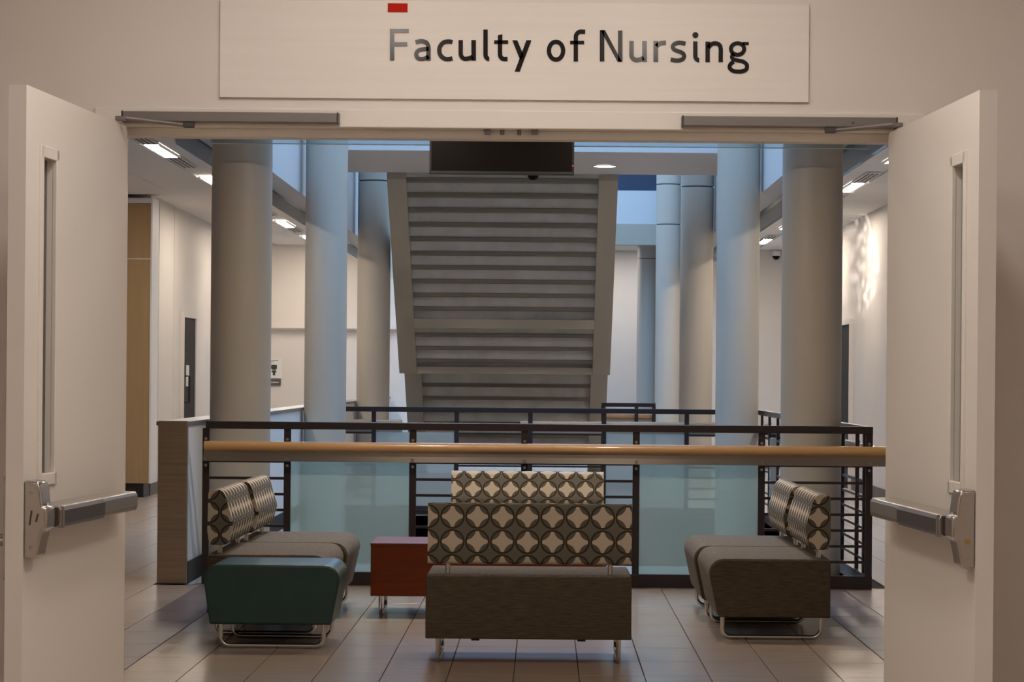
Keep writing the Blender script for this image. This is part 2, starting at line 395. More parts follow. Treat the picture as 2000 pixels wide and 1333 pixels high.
# ---- baseboards
struct(B(-4.55, -4.535, 28.95, 39.0, 0, 0.14).build('baseboard_left', 'base')); struct(B(3.935, 3.95, YD + 0.2, 39.6, 0, 0.14).build('baseboard_right', 'base'))
struct(B(-4.5, -1.95, 39.035, 39.05, 0, 0.14).build('baseboard_end_left', 'base'))
struct(B(2.9, 3.9, 39.585, 39.6, 0, 0.14).build('baseboard_end_right', 'base'))
struct(MB().prism([(39.05, 2.20), (38.93, 2.20), (38.93, 2.135), (38.98, 2.11), (39.05, 2.11)], 'x', -4.55, -2.3).build('trim_10', 'wall'), 'white projecting ledge across the cream end wall')

# ================================================================ DOORS
# frame
fr = empty('door_frame', (0, YD, 0)); struct(fr, 'cream metal frame of the double door')
m = MB(); m.box(OX0 - 0.01, OX1 + 0.01, -0.012, 0.16, 2.113, OH); m.build('head', 'frame', fr, bevel=0.003)
B(OX0, OX1, 0.045, 0.12, 2.088, 2.113).build('head_stop', 'frame', fr, bevel=0.002)
for sx, nm in ((OX0, 1), (OX1, -1)):
    B(sx - 0.01 * nm, sx + 0.05 * nm, -0.012, 0.16, 0, 2.113).build('jamb', 'frame', fr, bevel=0.003)
    B(sx + 0.05 * nm, sx + 0.066 * nm, 0.045, 0.12, 0, 2.088).build('jamb_stop', 'frame', fr, bevel=0.002)
for px, big in ((948, 1), (977, 0), (1010, 0), (1040, 1)):
    x = (px - 1063) * (YD + 0.03) / F
    if big: MB().prism([(x - 0.011, 2.113), (x + 0.011, 2.113), (x + 0.008, 2.100), (x - 0.008, 2.100)], 'y', 0.012, 0.04).build('strike', 'closer', fr, bevel=0.001)
    else: MB().cyl((x, 0.026), 0.006, 'z', 2.098, 2.113, 12).build('strike_pin', 'closer', fr)

def door_leaf(n, hinge, free, s, label):
    hx, hy = hinge; dx, dy = free[0] - hx, free[1] - hy; L = math.hypot(dx, dy); ux, uy = dx / L, dy / L
    nx, ny = (-uy * s, ux * s)      # towards the passage
    if nx * (-hx) < 0: nx, ny = -nx, -ny
    T = lambda x, y, z: (hx + ux * x + nx * y, hy + uy * x + ny * y, z)
    d = empty('door_%d' % n, (0, 0, 0)); struct(d, label)
    def bld(mb, name, m, par, **k): return mb.map(T).build(name, m, par, **k)
    a, b_, z0, z1 = L - 0.285, L - 0.125, 1.125, 1.965       # glazed slot
    th = 0.044
    leaf = MB(); leaf.box(0, a, -th, 0, 0.01, 2.108); leaf.box(b_, L, -th, 0, 0.01, 2.108); leaf.box(a, b_, -th, 0, 0.01, z0); leaf.box(a, b_, -th, 0, z1, 2.108)
    lf = bld(leaf, 'leaf', 'doorpaint', d)
    bld(B(L - 0.075, L - 0.062, -0.03, -0.012, 2.1081, 2.1086), 'bolt_slot', 'closer_dark', d)
    fm = MB(); q = 0.022
    fm.box(a - 0.008, a + q, -0.006, 0.006, z0 - 0.008, z1 + 0.008); fm.box(b_ - q, b_ + 0.008, -0.006, 0.006, z0 - 0.008, z1 + 0.008)
    fm.box(a, b_, -0.006, 0.006, z0 - 0.008, z0 + q); fm.box(a, b_, -0.006, 0.006, z1 - q, z1 + 0.008)
    lite = bld(fm, 'window_frame', 'doorpaint', d, bevel=0.002)
    sk = MB(); sk.box(a, a + q, -th, -0.0061, z0, z1); sk.box(b_ - q, b_, -th, -0.0061, z0, z1); bld(sk, 'glazing_stop', 'doorpaint', d)
    bld(B(a + q, b_ - q, -0.026, -0.020, z0 + q, z1 - q), 'window_pane', 'clear', d)
    for k in range(6):
        z = z0 + 0.06 + k * 0.144
        o = MB().cyl((b_ - q - 0.0005, 0), 0.003, 'z', 0, 0.004, 8); o.v = [(b_ - q - 0.001 + (v[2]), -0.012 + (v[0] - b_ + q + 0.0005), z + v[1]) for v in o.v]
        bld(o, 'screw', 'closer', lite)
    # panic device
    pd = [(0, 0.942), (0.020, 0.942), (0.034, 0.950), (0.040, 0.985), (0.047, 1.014), (0.058, 1.018), (0.058, 1.068), (0.047, 1.074), (0.042, 1.118), (0.037, 1.134), (0.0, 1.137)]
    c = MB().prism(pd, 'x', L - 0.086, L - 0.006); case = bld(c, 'panic_case', 'case', d, bevel=0.006, seg=3, smooth=True)
    b = MB().prism([(0.0, 1.016), (0.040, 1.014), (0.064, 1.018), (0.068, 1.030), (0.068, 1.060), (0.062, 1.070), (0.0, 1.072)], 'x', 0.12, L - 0.105)
    bar = bld(b, 'push_bar', 'satin', d, bevel=0.003)
    bld(B(L - 0.105, L - 0.086, 0.004, 0.058, 1.019, 1.066), 'bar_bellows', 'rubber', d)
    pad = MB().prism([(0.060, 1.0155), (0.066, 1.0165), (0.0715, 1.026), (0.0715, 1.058), (0.066, 1.066), (0.060, 1.068)], 'x', 0.50, L - 0.108)
    bld(pad, 'push_pad', 'barpad', bar, bevel=0.002)
    bld(B(L - 0.118, L - 0.107, 0.058, 0.0725, 1.0145, 1.069), 'pad_end', 'satin', bar, bevel=0.001)
    for z in (1.107, 0.972):
        sc = MB().cyl((0, 0), 0.004, 'z', 0, 0.003, 10); sc.v = [(L - 0.0065 + v[2], 0.018 + v[0], z + v[1]) for v in sc.v]; bld(sc, 'case_screw', 'satin', case)
    if n == 1:
        for (y, z, hh) in ((0.016, 1.045, 0.018), (0.032, 1.045, 0.010)):
            bld(MB().prism([(y - 0.003, z - hh), (y + 0.001, z - hh), (y + 0.006, z + hh), (y + 0.002, z + hh)], 'x', L - 0.0065, L - 0.0045), 'key_slot', 'closer_dark', case)
    else: bld(B(L - 0.0065, L - 0.0045, 0.014, 0.024, 1.004, 1.016), 'brass_tag', 'brass', case)
    # trim on the other face
    if n == 1: bld(B(L - 0.075, L - 0.02, -th - 0.012, -th, 0.89, 1.145), 'pull_plate', 'satin', d, bevel=0.002)
    lv = MB().cyl((0, 0), 0.013, 'z', 0, 0.05, 14); lv.v = [(L - 0.047 + v[0], -th - 0.01 - v[2], 0.985 + v[1]) for v in lv.v]
    if n == 1: bld(lv, 'lever_spindle', 'satin', d)
    if n == 1: bld(B(L - 0.16, L - 0.036, -th - 0.066, -th - 0.05, 0.975, 0.995), 'lever', 'satin', d, bevel=0.004)
    for z in (0.3, 1.05, 1.9):
        h = MB().cyl((0.0, -th - 0.004), 0.008, 'z', z, z + 0.11, 12); bld(h, 'hinge', 'satin', d)
    return T, L
door_leaf(1, (-1.199, YD - 0.02), (-1.275, 6.15), 1, 'cream left door leaf opened towards the camera with a dark push bar')
door_leaf(2, (0.979, YD - 0.02), (1.051, 6.09), -1, 'cream right door leaf opened towards the camera with a dark push bar')

def closer(label, x0, x1, arm, knob):
    c = empty('door_closer', (x0, YD, 2.135)); tag(c, label, 'door closer', 'door closers on the door frame')
    xs = sorted((x0, x1)); c.location = (xs[0], YD, 0); w = xs[1] - xs[0]; z0, z1 = 2.121, 2.149
    B(0.004, w - 0.004, -0.062, -0.012, z0, z1).build('housing', 'closer', c, bevel=0.002)
    B(0, 0.004, -0.063, -0.012, z0 - 0.001, z1 + 0.001).build('end_cap', 'closer_dark', c); B(w - 0.004, w, -0.063, -0.012, z0 - 0.001, z1 + 0.001).build('end_cap', 'closer_dark', c)
    a = Vector((arm[0] - xs[0], -0.045, z0 - 0.010)); b = Vector((arm[1] - xs[0], -0.13, z0 + 0.002))
    MB().tube([a, a * 0.5 + b * 0.5, b], 0.0055, 8).build('arm', 'closer', c, smooth=True)
    B(a.x - 0.015, a.x + 0.015, -0.058, -0.030, z0 - 0.016, z0).build('arm_shoe', 'closer_dark', c, bevel=0.002)
    B(b.x - 0.014, b.x + 0.014, -0.14, -0.118, z0 - 0.006, z0 + 0.006).build('arm_bracket', 'closer', c, bevel=0.002)
    if knob is not None: MB().cyl((knob - xs[0], z0 + 0.012), 0.003, 'y', -0.064, -0.060, 10).build('adjusting_screw', 'closer_dark', c)
closer('grey closer with folded arm beside the left door leaf', -1.21, -0.592, (-1.02, -1.20), None)
closer('grey closer with folded arm beside the right door leaf', 0.386, 1.0, (0.81, 0.99), 0.872)

# ================================================================ SIGN
sg = empty('wall_sign', (0, YD, 0)); tag(sg, 'long cream sign board reading Faculty of Nursing above the doors', 'sign')
SX0, SX1, SZ0, SZ1 = -0.938, 0.751, 2.196, 2.476
B(SX0, SX1, -0.010, 0.0, SZ0, SZ1).build('board', 'signboard', sg, bevel=0.0008, seg=1)
YS = YD - 0.0105
def up(px, py):      # photograph pixel on the board -> board coordinates (roll taken out)
    dx, dy = px - VX, py - VY
    x, y = dx + ROLL * dy, dy - ROLL * dx
    return (x * YS / F, EYE - y * YS / F)
def zc(off):
    return lambda p: up(off + p[0] / 5.4054, 40 + p[1] / 5.4054 - (0))
def ribbon(pts, w, closed=False):
    n = len(pts); L = []; R = []
    for i in range(n):
        a = Vector(pts[i - 1] if (i or closed) else pts[i]); b = Vector(pts[(i + 1) % n] if (i < n - 1 or closed) else pts[i])
        t = (b - a).normalized(); q = Vector((-t.y, t.x)); p = Vector(pts[i]); L.append(p + q * w / 2); R.append(p - q * w / 2)
    return [[L[i], L[(i + 1) % n], R[(i + 1) % n], R[i]] for i in range(n if closed else n - 1)]
def arc(cx, cy, rx, ry, a0, a1, n=14):
    return [(cx + rx * math.cos(math.radians(a0 + (a1 - a0) * i / n)), cy + ry * math.sin(math.radians(a0 + (a1 - a0) * i / n))) for i in range(n + 1)]
def crom(P, k=6):
    out = []
    for i in range(len(P) - 1):
        p0, p1, p2, p3 = (Vector(P[max(i - 1, 0)]), Vector(P[i]), Vector(P[i + 1]), Vector(P[min(i + 2, len(P) - 1)]))
        for j in range(k):
            t = j / k
            out.append(tuple(0.5 * ((2 * p1) + (p2 - p0) * t + (2 * p0 - 5 * p1 + 4 * p2 - p3) * t * t + (3 * p1 - p0 - 3 * p2 + p3) * t ** 3)))
    return out + [tuple(P[-1])]
def rect(x0, y0, x1, y1): return [(x0, y0), (x1, y0), (x1, y1), (x0, y1)]
G1, G2 = 740, 1110
glyphs = [
 (G1, [rect(117, 90, 163, 422), rect(163, 90, 316, 132), rect(163, 230, 300, 273)], []),
 (G1, [], [(crom([(388, 232), (425, 222), (465, 221), (505, 238), (524, 285), (524, 350), (524, 425)]), 45), (crom([(524, 302), (470, 304), (418, 318), (395, 355), (410, 396), (450, 408), (495, 398), (522, 378)]), 43)]),
 (G1, [], [([(777, 230), (750, 223)] + arc(722, 316, 84, 93, -85, -275, 20) + [(750, 407), (777, 400)], 46)]),
 (G1, [rect(977, 208, 1025, 424)], [([(864, 208)] + arc(915, 350, 51, 56, 180, 90) + [(955, 400), (990, 385)], 46)]),
 (G1, [], [([(1126, 97), (1126, 250)] + arc(1164, 362, 38, 44, 180, 88), 46)]),
 (G1, [[(1256, 158), (1303, 146), (1303, 215), (1256, 215)], rect(1218, 210, 1365, 248)], [([(1279, 215), (1279, 300)] + arc(1325, 358, 46, 50, 180, 90) + [(1358, 407)], 46)]),
 (G1, [[(1408, 210), (1461, 210), (1530, 372), (1494, 424)], [(1557, 210), (1611, 210), (1488, 540), (1434, 540)]], []),
 (G1, [], [(arc(1870, 320, 75, 94, 0, 360, 40)[:-1], 46, True)]),
 (G2, [rect(18, 216, 167, 253)], [([(79, 434), (79, 300)] + arc(132, 178, 53, 59, 180, 270) + [(178, 121)], 46)]),
 (G2, [rect(332, 103, 380, 433), rect(524, 107, 571, 437), [(340, 103), (387, 103), (566, 437), (520, 437)]], []),
 (G2, [rect(780, 218, 828, 437)], [([(667, 218)] + arc(718, 360, 51, 58, 180, 90) + [(760, 412), (795, 395)], 46)]),
 (G2, [rect(898, 218, 946, 437)], [(crom([(930, 275), (950, 252), (985, 238), (1030, 236)]), 44)]),
 (G2, [], [(crom([(1237, 246), (1190, 237), (1150, 238), (1113, 255), (1102, 283), (1122, 311), (1165, 327), (1205, 345), (1222, 375), (1210, 405), (1175, 421), (1130, 422), (1080, 412)]), 43)]),
 (G2, [], [([(1340, 222), (1340, 300)] + arc(1380, 376, 40, 44, 180, 88), 46), (arc(1341, 155, 16, 16, 0, 360, 24)[:-1], 31, True)]),
 (G2, [rect(1447, 224, 1494, 441)], [(crom([(1478, 290), (1502, 258), (1548, 242), (1592, 258), (1608, 302), (1608, 370), (1608, 441)]), 46)]),
 (G2, [rect(1838, 228, 1904, 260)], [(arc(1786, 302, 70, 61, 0, 360, 36)[:-1], 42, True), (crom([(1748, 352), (1727, 380), (1740, 410), (1795, 424), (1850, 438), (1885, 472), (1878, 515), (1840, 536), (1790, 540), (1738, 533), (1702, 500), (1712, 462), (1745, 436)]), 42)]),
]
for off, polys, ribs in glyphs:
    conv = zc(off); mb = MB(); P = [[tuple(q) for q in p] for p in polys]
    for r in ribs: P += [[tuple(q) for q in p] for p in ribbon(r[0], r[1], len(r) > 2)]
    for p in P:
        pr = [conv(q) for q in p]; mb.prism(pr, 'y', -0.0125, -0.0098)
    mb.build('letter', 'letter', sg)
ra, rb = up(757.5, 6.5), up(796, 24)
B(ra[0], rb[0], -0.0125, -0.0098, rb[1], ra[1]).build('red_bar', 'red', sg)

# ================================================================ GUARD RAILS
def guard_rail(name, label, loc, rz, L, posts, glass_bays, hand=(0, None), hand_side=-1, gmat='glass', plate=True, bars=True):
    """local x runs along the rail, local -y is the user's side"""
    g = empty(name, loc, rz); tag(g, label, 'guard rail')
    B(0, L, -0.022, 0.022, 1.040, 1.090).build('top_rail', 'rail', g, bevel=0.004)
    B(0, L, -0.020, 0.020, 0.0, 0.088).build('kick_plate', 'rail', g, bevel=0.002)
    src = None
    for x in posts:
        if src is None: src = B(-0.023, 0.023, -0.012, 0.012, 0.0, 1.042).build('post', 'rail', g, bevel=0.002); src.location = (x, 0, 0)
        else: inst(src, 'post', g, (x, 0, 0))
    for k in range(len(posts) - 1):
        a, b = posts[k] + 0.023, posts[k + 1] - 0.023
        if k in glass_bays:
            p = B(a - 0.006, b + 0.006, -0.005, 0.005, 0.086, 0.835).build('glass_panel', gmat, g)
        elif bars:
            bs = None
            for z in (0.180, 0.286, 0.392, 0.498, 0.604, 0.710):
                if bs is None: bs = B(a, b, -0.006, 0.006, -0.009, 0.009).build('bar', 'rail', g); bs.location = (0, 0, z)
                else: inst(bs, 'bar', g, (0, 0, z))
            B(a, b, -0.012, 0.012, 0.815, 0.835).build('mid_rail', 'rail', g)
    for h in (hand if isinstance(hand, list) else [hand]):
        x0, x1 = h[0], (h[1] if h[1] is not None else L)
        s = hand_side
        hr = MB().cyl((s * 0.062, 0.922), 0.036, 'x', x0, x1, 28).build('handrail', 'wood', g, bevel=0.004, smooth=True)
        if plate:
            B(x0 - 0.004, x1 + 0.002, s * 0.058, s * 0.066, 0.825, 0.890).build('handrail_plate', 'plate', hr, bevel=0.001)
        bo = None
        for x in posts:
            if x0 - 0.05 <= x <= x1 + 0.05:
                B(x - 0.010, x + 0.010, min(s * 0.012, s * 0.058), max(s * 0.012, s * 0.058), 0.845, 0.865).build('bracket', 'rail', hr)
                for (z, y) in ((0.843, 0.066), (0.795, 0.012), (0.972, 0.012)):
                    if bo is None:
                        bo = MB().cyl((0, 0), 0.010, 'y', 0.0, s * 0.006, 12).build('bolt', 'satin', hr); bo.location = (x, s * y, z)
                    else: inst(bo, 'bolt', hr, (x, s * y, z))
    return g
PX = [0.0, 0.545, 1.385, 2.133, 2.880, 3.720, 4.44]
guard_rail('guard_rail', 'dark guard rail with maple handrail and teal glass directly behind the sofas', (-2.26, YR, 0), 0, 4.463, PX, (1, 4), hand=(-0.005, 4.55))
guard_rail('guard_rail', 'dark guard rail on the far side of the floor opening before the stairs', (-2.30, YB + 0.06, 0), 0, 4.46, [0.02] + [p + 0.03 for p in PX[1:-1]] + [4.44], (1, 4), hand=[(0.1, 0.86), (2.06, 4.4)], hand_side=1, gmat='glass_far')
guard_rail('guard_rail', 'dark guard rail running back along the right side of the floor opening', (2.185, YR + 0.03, 0), PI / 2, 8.58, [0.25, 0.65, 1.5, 2.35, 3.2, 4.05, 4.9, 5.75, 6.6, 7.45, 8.3], (2, 3, 5, 6, 8), hand=(0.1, 8.4), hand_side=-1, gmat='glass_far')
guard_rail('guard_rail', 'short dark guard rail right of the stair foot near the far column', (0.72, 31.5, 0), 0, 0.68, [0.02, 0.44, 0.66], (0, 1), hand=(0.02, 0.66), hand_side=1, gmat='glass_far')

# ================================================================ COLUMNS
def column(x, y, r, z0, z1, joints, label, cat='column'):
    c = empty('column', (x, y, z0)); tag(c, label, cat, 'round atrium columns')
    zs = [z0] + joints + [z1]
    for k in range(len(zs) - 1):
        a = zs[k] + (0.008 if k else 0); b = zs[k + 1] - (0.008 if k < len(zs) - 2 else 0)
        MB().cyl((0, 0), r, 'z', a - z0, b - z0, 64).build('shaft', 'column', c, smooth=True)
    for j in joints:
        MB().cyl((0, 0), r - 0.012, 'z', j - z0 - 0.012, j - z0 + 0.012, 48).build('joint_ring', 'joint', c, smooth=True)
column(-2.155, 17.80, 0.214, -4.3, 9, [5.2], 'widest grey column at the left end of the front rail')
column(1.893, 17.80, 0.214, -4.3, 9, [5.2], 'widest grey column at the right end of the front rail')
column(-2.165, 24.80, 0.207, -4.3, 9, [5.2], 'blue-lit column between the widest left column and the stairs')
column(1.906, 24.80, 0.212, -4.3, 9, [5.2], 'blue-lit column just left of the widest right column')
column(-2.17, 31.8, 0.209, 0, 9, [3.87, 4.9], 'olive-shaded column touching the left edge of the stairs')
column(1.92, 31.8, 0.209, 0, 9, [3.83, 4.9], 'grey column half hidden behind the right blue-lit column')
column(1.90, 38.8, 0.190, 0, 9, [3.78, 4.40], 'narrow blue column with two dark joints right of the stairs')
column(1.96, 48.2, 0.190, 0, 3.95, [3.70], 'cream column farthest back at the right of the stairs')

# ================================================================ STAIRS
sx0, sx1, SW = -1.93, 0.875, 0.235
stc = empty('staircase', (-0.53, 36.4, 0)); tag(stc, 'wide olive-grey staircase seen from below, rising towards the bridge', 'staircase')
stc_off = Vector((-0.53, 36.4, 0))
def sb(mb, name, m, par=stc, **k):
    mb.v = [tuple(Vector(v) - stc_off) for v in mb.v]; return mb.build(name, m, par, **k)
y0, z0, y1, z1 = 30.42, 3.79, 33.40, 1.44        # underside line of the upper stringers
for (xa, xb) in ((sx0, sx0 + SW), (sx1 - SW, sx1)):
    sb(MB().prism([(y0, z0), (y1, z1), (y1 + 0.06, z1), (y1 + 0.06, z1 + 0.42), (y0 + 0.0, z0 + 0.42)], 'x', xa, xb), 'stringer', 'stair', bevel=0.004)
    sb(B(xa, xb, y1 + 0.06, 34.6, z1 + 0.02, z1 + 0.34), 'landing_beam', 'stair')
    sb(MB().prism([(34.6, 1.44), (36.42, 0.0), (36.80, 0.0), (34.6, 1.80)], 'x', xa, xb), 'stringer', 'stair', bevel=0.004)
ia, ib = sx0 + SW, sx1 - SW
sb(B(ia, ib, 32.48, 32.60, 2.03, 2.15), 'cross_beam', 'stair', bevel=0.004)
sb(B(ia, ib, 33.36, 33.52, 1.44, 1.535), 'cross_beam', 'stair', bevel=0.004)
sb(B(ia, ib, 33.53, 34.7, 1.49, 1.56), 'landing', 'stair_pan'); sb(B(ia, ib, 33.44, 33.455, 1.536, 1.60), 'riser', 'riser')
N = 14; rise = (z0 - z1) / N; run = (y1 - y0) / N
for i in range(N + 1):
    yf = y1 + 0.02 - run * i; zt = z1 + 0.03 + rise * (i + 1)     # tread i, rising towards the camera
    sb(B(ia, ib, max(30.41, yf - run - 0.01), yf + 0.03, zt - 0.050, zt), 'tread', 'stair_pan', bevel=0.003, seg=1)
    if i < N:
        sb(B(ia, ib, yf - run, yf - run + 0.015, zt, zt + rise - 0.05), 'riser', 'riser')
        sb(B(ia + 0.12, ib - 0.12, yf - run - 0.028, yf - run - 0.010, zt - 0.044, zt - 0.006), 'stiffener', 'stair_pan')
N2 = 8; rise2 = 1.44 / N2; run2 = 1.82 / N2
for i in range(N2):
    yf = 36.42 - run2 * i; zt = 0.05 + rise2 * (i + 1)
    sb(B(ia, ib, yf - run2 - 0.01, yf + 0.03, zt - 0.050, zt), 'tread', 'stair_pan')
    sb(B(ia, ib, yf - run2, yf - run2 + 0.015, zt, zt + rise2 - 0.05), 'riser', 'riser')
for x in (sx0 + 0.03, sx1 - SW + 0.05):
    sb(B(x, x + 0.16, 30.405, 30.44, 3.79, 3.868), 'hanger_plate', 'stair')

# ================================================================ LAMPS AND CEILING FITTINGS
def corridor_light(x, y, label):
    c = empty('ceiling_light', (x, y, ZC)); tag(c, label, 'ceiling light', 'linear corridor lights')
    B(-0.062, 0.062, 0.0, 1.22, -0.014, -0.004).build('diffuser', 'corrlight', c)
    m = MB(); m.box(-0.075, -0.062, 0, 1.22, -0.018, 0.005); m.box(0.062, 0.075, 0, 1.22, -0.018, 0.005); m.build('trim', 'ceil', c)
def air_slot(x, y, label):
    c = empty('air_diffuser', (x, y, ZC)); tag(c, label, 'air vent', 'slot air diffusers beside the lights')
    B(-0.075, 0.075, 0, 1.2, -0.010, 0.004).build('plate', 'ceil', c)
    for k in (-0.043, 0, 0.043): B(k - 0.011, k + 0.011, 0.02, 1.18, -0.013, -0.010).build('slot', 'black', c)
ordn = ['nearest', 'second', 'third', 'fourth', 'fifth', 'sixth']
LYv = [22.3 + 3.66 * k for k in range(0, 5)]
for k, y in enumerate(LYv):
    corridor_light(-3.51, y, '%s linear ceiling light in the left corridor' % ordn[k])
    air_slot(-3.51, y + 1.23, '%s air slot behind the linear lights of the left corridor' % ordn[k])
air_slot(-3.51, 22.3 - 1.21, 'air slot in front of the nearest linear light of the left corridor')
for k, y in enumerate(LYv[:5]):
    corridor_light(3.23, y - (0.5 if k > 2 else 0) + 0.0, '%s linear ceiling light in the right corridor' % ordn[k])
    if k < 4: air_slot(3.23, y + 1.23 + 1.2 - 0.0, '%s air slot between the linear lights of the right corridor' % ordn[k])
for (x, nm) in ((-0.70, 'left'), (0.47, 'right')):
    c = empty('hall_light', (x, 2.6, 3.045)); tag(c, '%s long ceiling light of the hall above the camera' % nm, 'ceiling light', 'hall ceiling lights')
    B(-0.06, 0.06, -0.9, 0.9, -0.02, -0.008).build('diffuser', 'halllight', c)
    m = MB(); m.box(-0.09, -0.06, -0.93, 0.93, -0.03, 0); m.box(0.06, 0.09, -0.93, 0.93, -0.03, 0); m.box(-0.06, 0.06, -0.93, -0.9, -0.03, 0); m.box(-0.06, 0.06, 0.9, 0.93, -0.03, 0)
    m.build('trim', 'ceil', c)
for (x, y, nm) in ((-0.55, 5.75, 'left'), (0.35, 5.75, 'right'), (-1.9, 1.6, 'added fill, outer left'), (1.75, 1.6, 'added fill, outer right')):  # the outer pair is unseen fill, added to soften shade beside the doors
    c = empty('hall_panel_light', (x, y, 3.045)); tag(c, '%s wide ceiling panel light of the hall before the doors' % nm, 'ceiling light', 'hall panel lights')
    B(-0.15, 0.15, -0.6, 0.6, -0.02, -0.008).build('diffuser', 'hallmain' if y > 4 else 'hallfill', c)
    m = MB(); m.box(-0.18, -0.15, -0.63, 0.63, -0.03, 0); m.box(0.15, 0.18, -0.63, 0.63, -0.03, 0); m.box(-0.15, 0.15, -0.63, -0.6, -0.03, 0); m.box(-0.15, 0.15, 0.6, 0.63, -0.03, 0)
    m.build('trim', 'ceil', c)
def downlight(x, y, z, label, r=0.125, lens='downlight'):
    c = empty('downlight', (x, y, z)); tag(c, label, 'ceiling light')
    MB().cyl((0, 0), r, 'z', -0.014, -0.002, 28).build('lens', lens, c)
    MB().tube([((r + 0.006) * math.cos(t * PI / 16), (r + 0.006) * math.sin(t * PI / 16), -0.008) for t in range(32)], 0.008, 6, True).build('trim', 'upper', c)
downlight(0.68, 29.1, 3.87, 'round glowing downlight under the bridge right of the hanging screen')
for k, x in enumerate((-0.5, 1.0, 2.15)): downlight(x, 48.6, 3.95, ('left', 'middle', 'right')[k] + ' added downlight brightening the far white wall of the atrium', 0.12, 'farfill')  # unseen, added to brighten the far end
for (x, y, nm) in ((-0.88, 15.0, 'left downlight over the sofas'), (0.50, 15.0, 'right downlight over the sofas'), (-0.88, 9.6, 'left downlight just inside the doors'), (0.50, 9.6, 'right downlight just inside the doors')):
    downlight(x, y, ZC, 'round ' + nm, 0.10, 'seatlight' if y > 12 else 'seatnear')
def dome(x, y, z, r, label, wall=None):
    c = empty('security_camera', (x, y, z)); tag(c, label, 'security camera')
    MB().cyl((0, 0), r * 1.08, 'z', -0.03, 0.0, 24).build('base', 'bezel' if wall is None else 'white', c)
    MB().sphere((0, 0, -0.03), r, 20, 8, 'down').build('dome', 'screen', c, smooth=True)
dome(-0.155, 30.15, 3.868, 0.068, 'black dome camera under the bridge below the hanging screen')
c = empty('security_camera', (3.62, 39.3, 3.36)); tag(c, 'small dark dome camera high on the cream wall of the right corridor', 'security camera')
B(-0.04, 0.06, 0.0, 0.30, -0.02, 0.06).build('bracket', 'white', c); MB().sphere((0.0, 0.05, -0.02), 0.06, 18, 8, 'down').build('dome', 'screen', c, smooth=True)
# hanging glass smoke baffles
def baffle(name, label, pts, axis, a, th, edge):
    g = empty(name, (0, 0, 0)); tag(g, label, 'glass baffle')
    MB().prism(pts, axis, a, a + th).build('pane', 'clear', g)
    q = [((p[0]), a + th / 2, p[1]) if axis == 'y' else (a + th / 2, p[0], p[1]) for p in edge]
    MB().tube(q, 0.004, 6).build('edge_seal', 'glass_edge', g)
zb = 3.05
def sidepts(y0, y1, zb): return [(y1, zb), (y1, ZC), (y0, ZC), (y0, zb + 0.12)] + [(y0 + 0.12 - 0.12 * math.cos(t), zb + 0.12 - 0.12 * math.sin(t)) for t in (0.4, 0.8, 1.2)] + [(y0 + 0.12, zb)]
L_ = sidepts(18.0, 38.9, 3.06)
baffle('glass_baffle', 'hanging clear glass baffle along the left corridor ceiling edge', L_, 'x', -2.675, 0.012, [L_[0]] + L_[:2:-1])
R_ = sidepts(17.6, 39.4, 3.05)
baffle('glass_baffle', 'hanging clear glass baffle along the right corridor ceiling edge', R_, 'x', 2.40, 0.012, [R_[0]] + R_[:2:-1])
fp = [(-2.3, 2.985), (2.2, 2.985), (2.2, ZC), (-2.3, ZC)]
baffle('glass_baffle', 'hanging clear glass baffle across the front behind the screen', fp, 'y', 17.16, 0.010, [fp[0], fp[1]])
# hanging screen
tv = empty('hanging_screen', (-0.30, 17.0, 2.775)); tag(tv, 'black wide screen hanging above the front rail', 'screen')
B(-0.49, 0.49, 0.0, 0.06, 0, 0.56).build('housing', 'bezel', tv, bevel=0.004)
B(-0.478, 0.478, -0.002, 0.0, 0.022, 0.548).build('display', 'screen', tv)
MB().cyl((0.482, 0.062), 0.004, 'y', -0.003, 0.001, 10).build('standby_light', 'standby', tv)
for x in (-0.2, 0.2): MB().cyl((x, 0.03), 0.015, 'z', 0.56, 0.675, 12).build('hanger', 'bezel', tv)

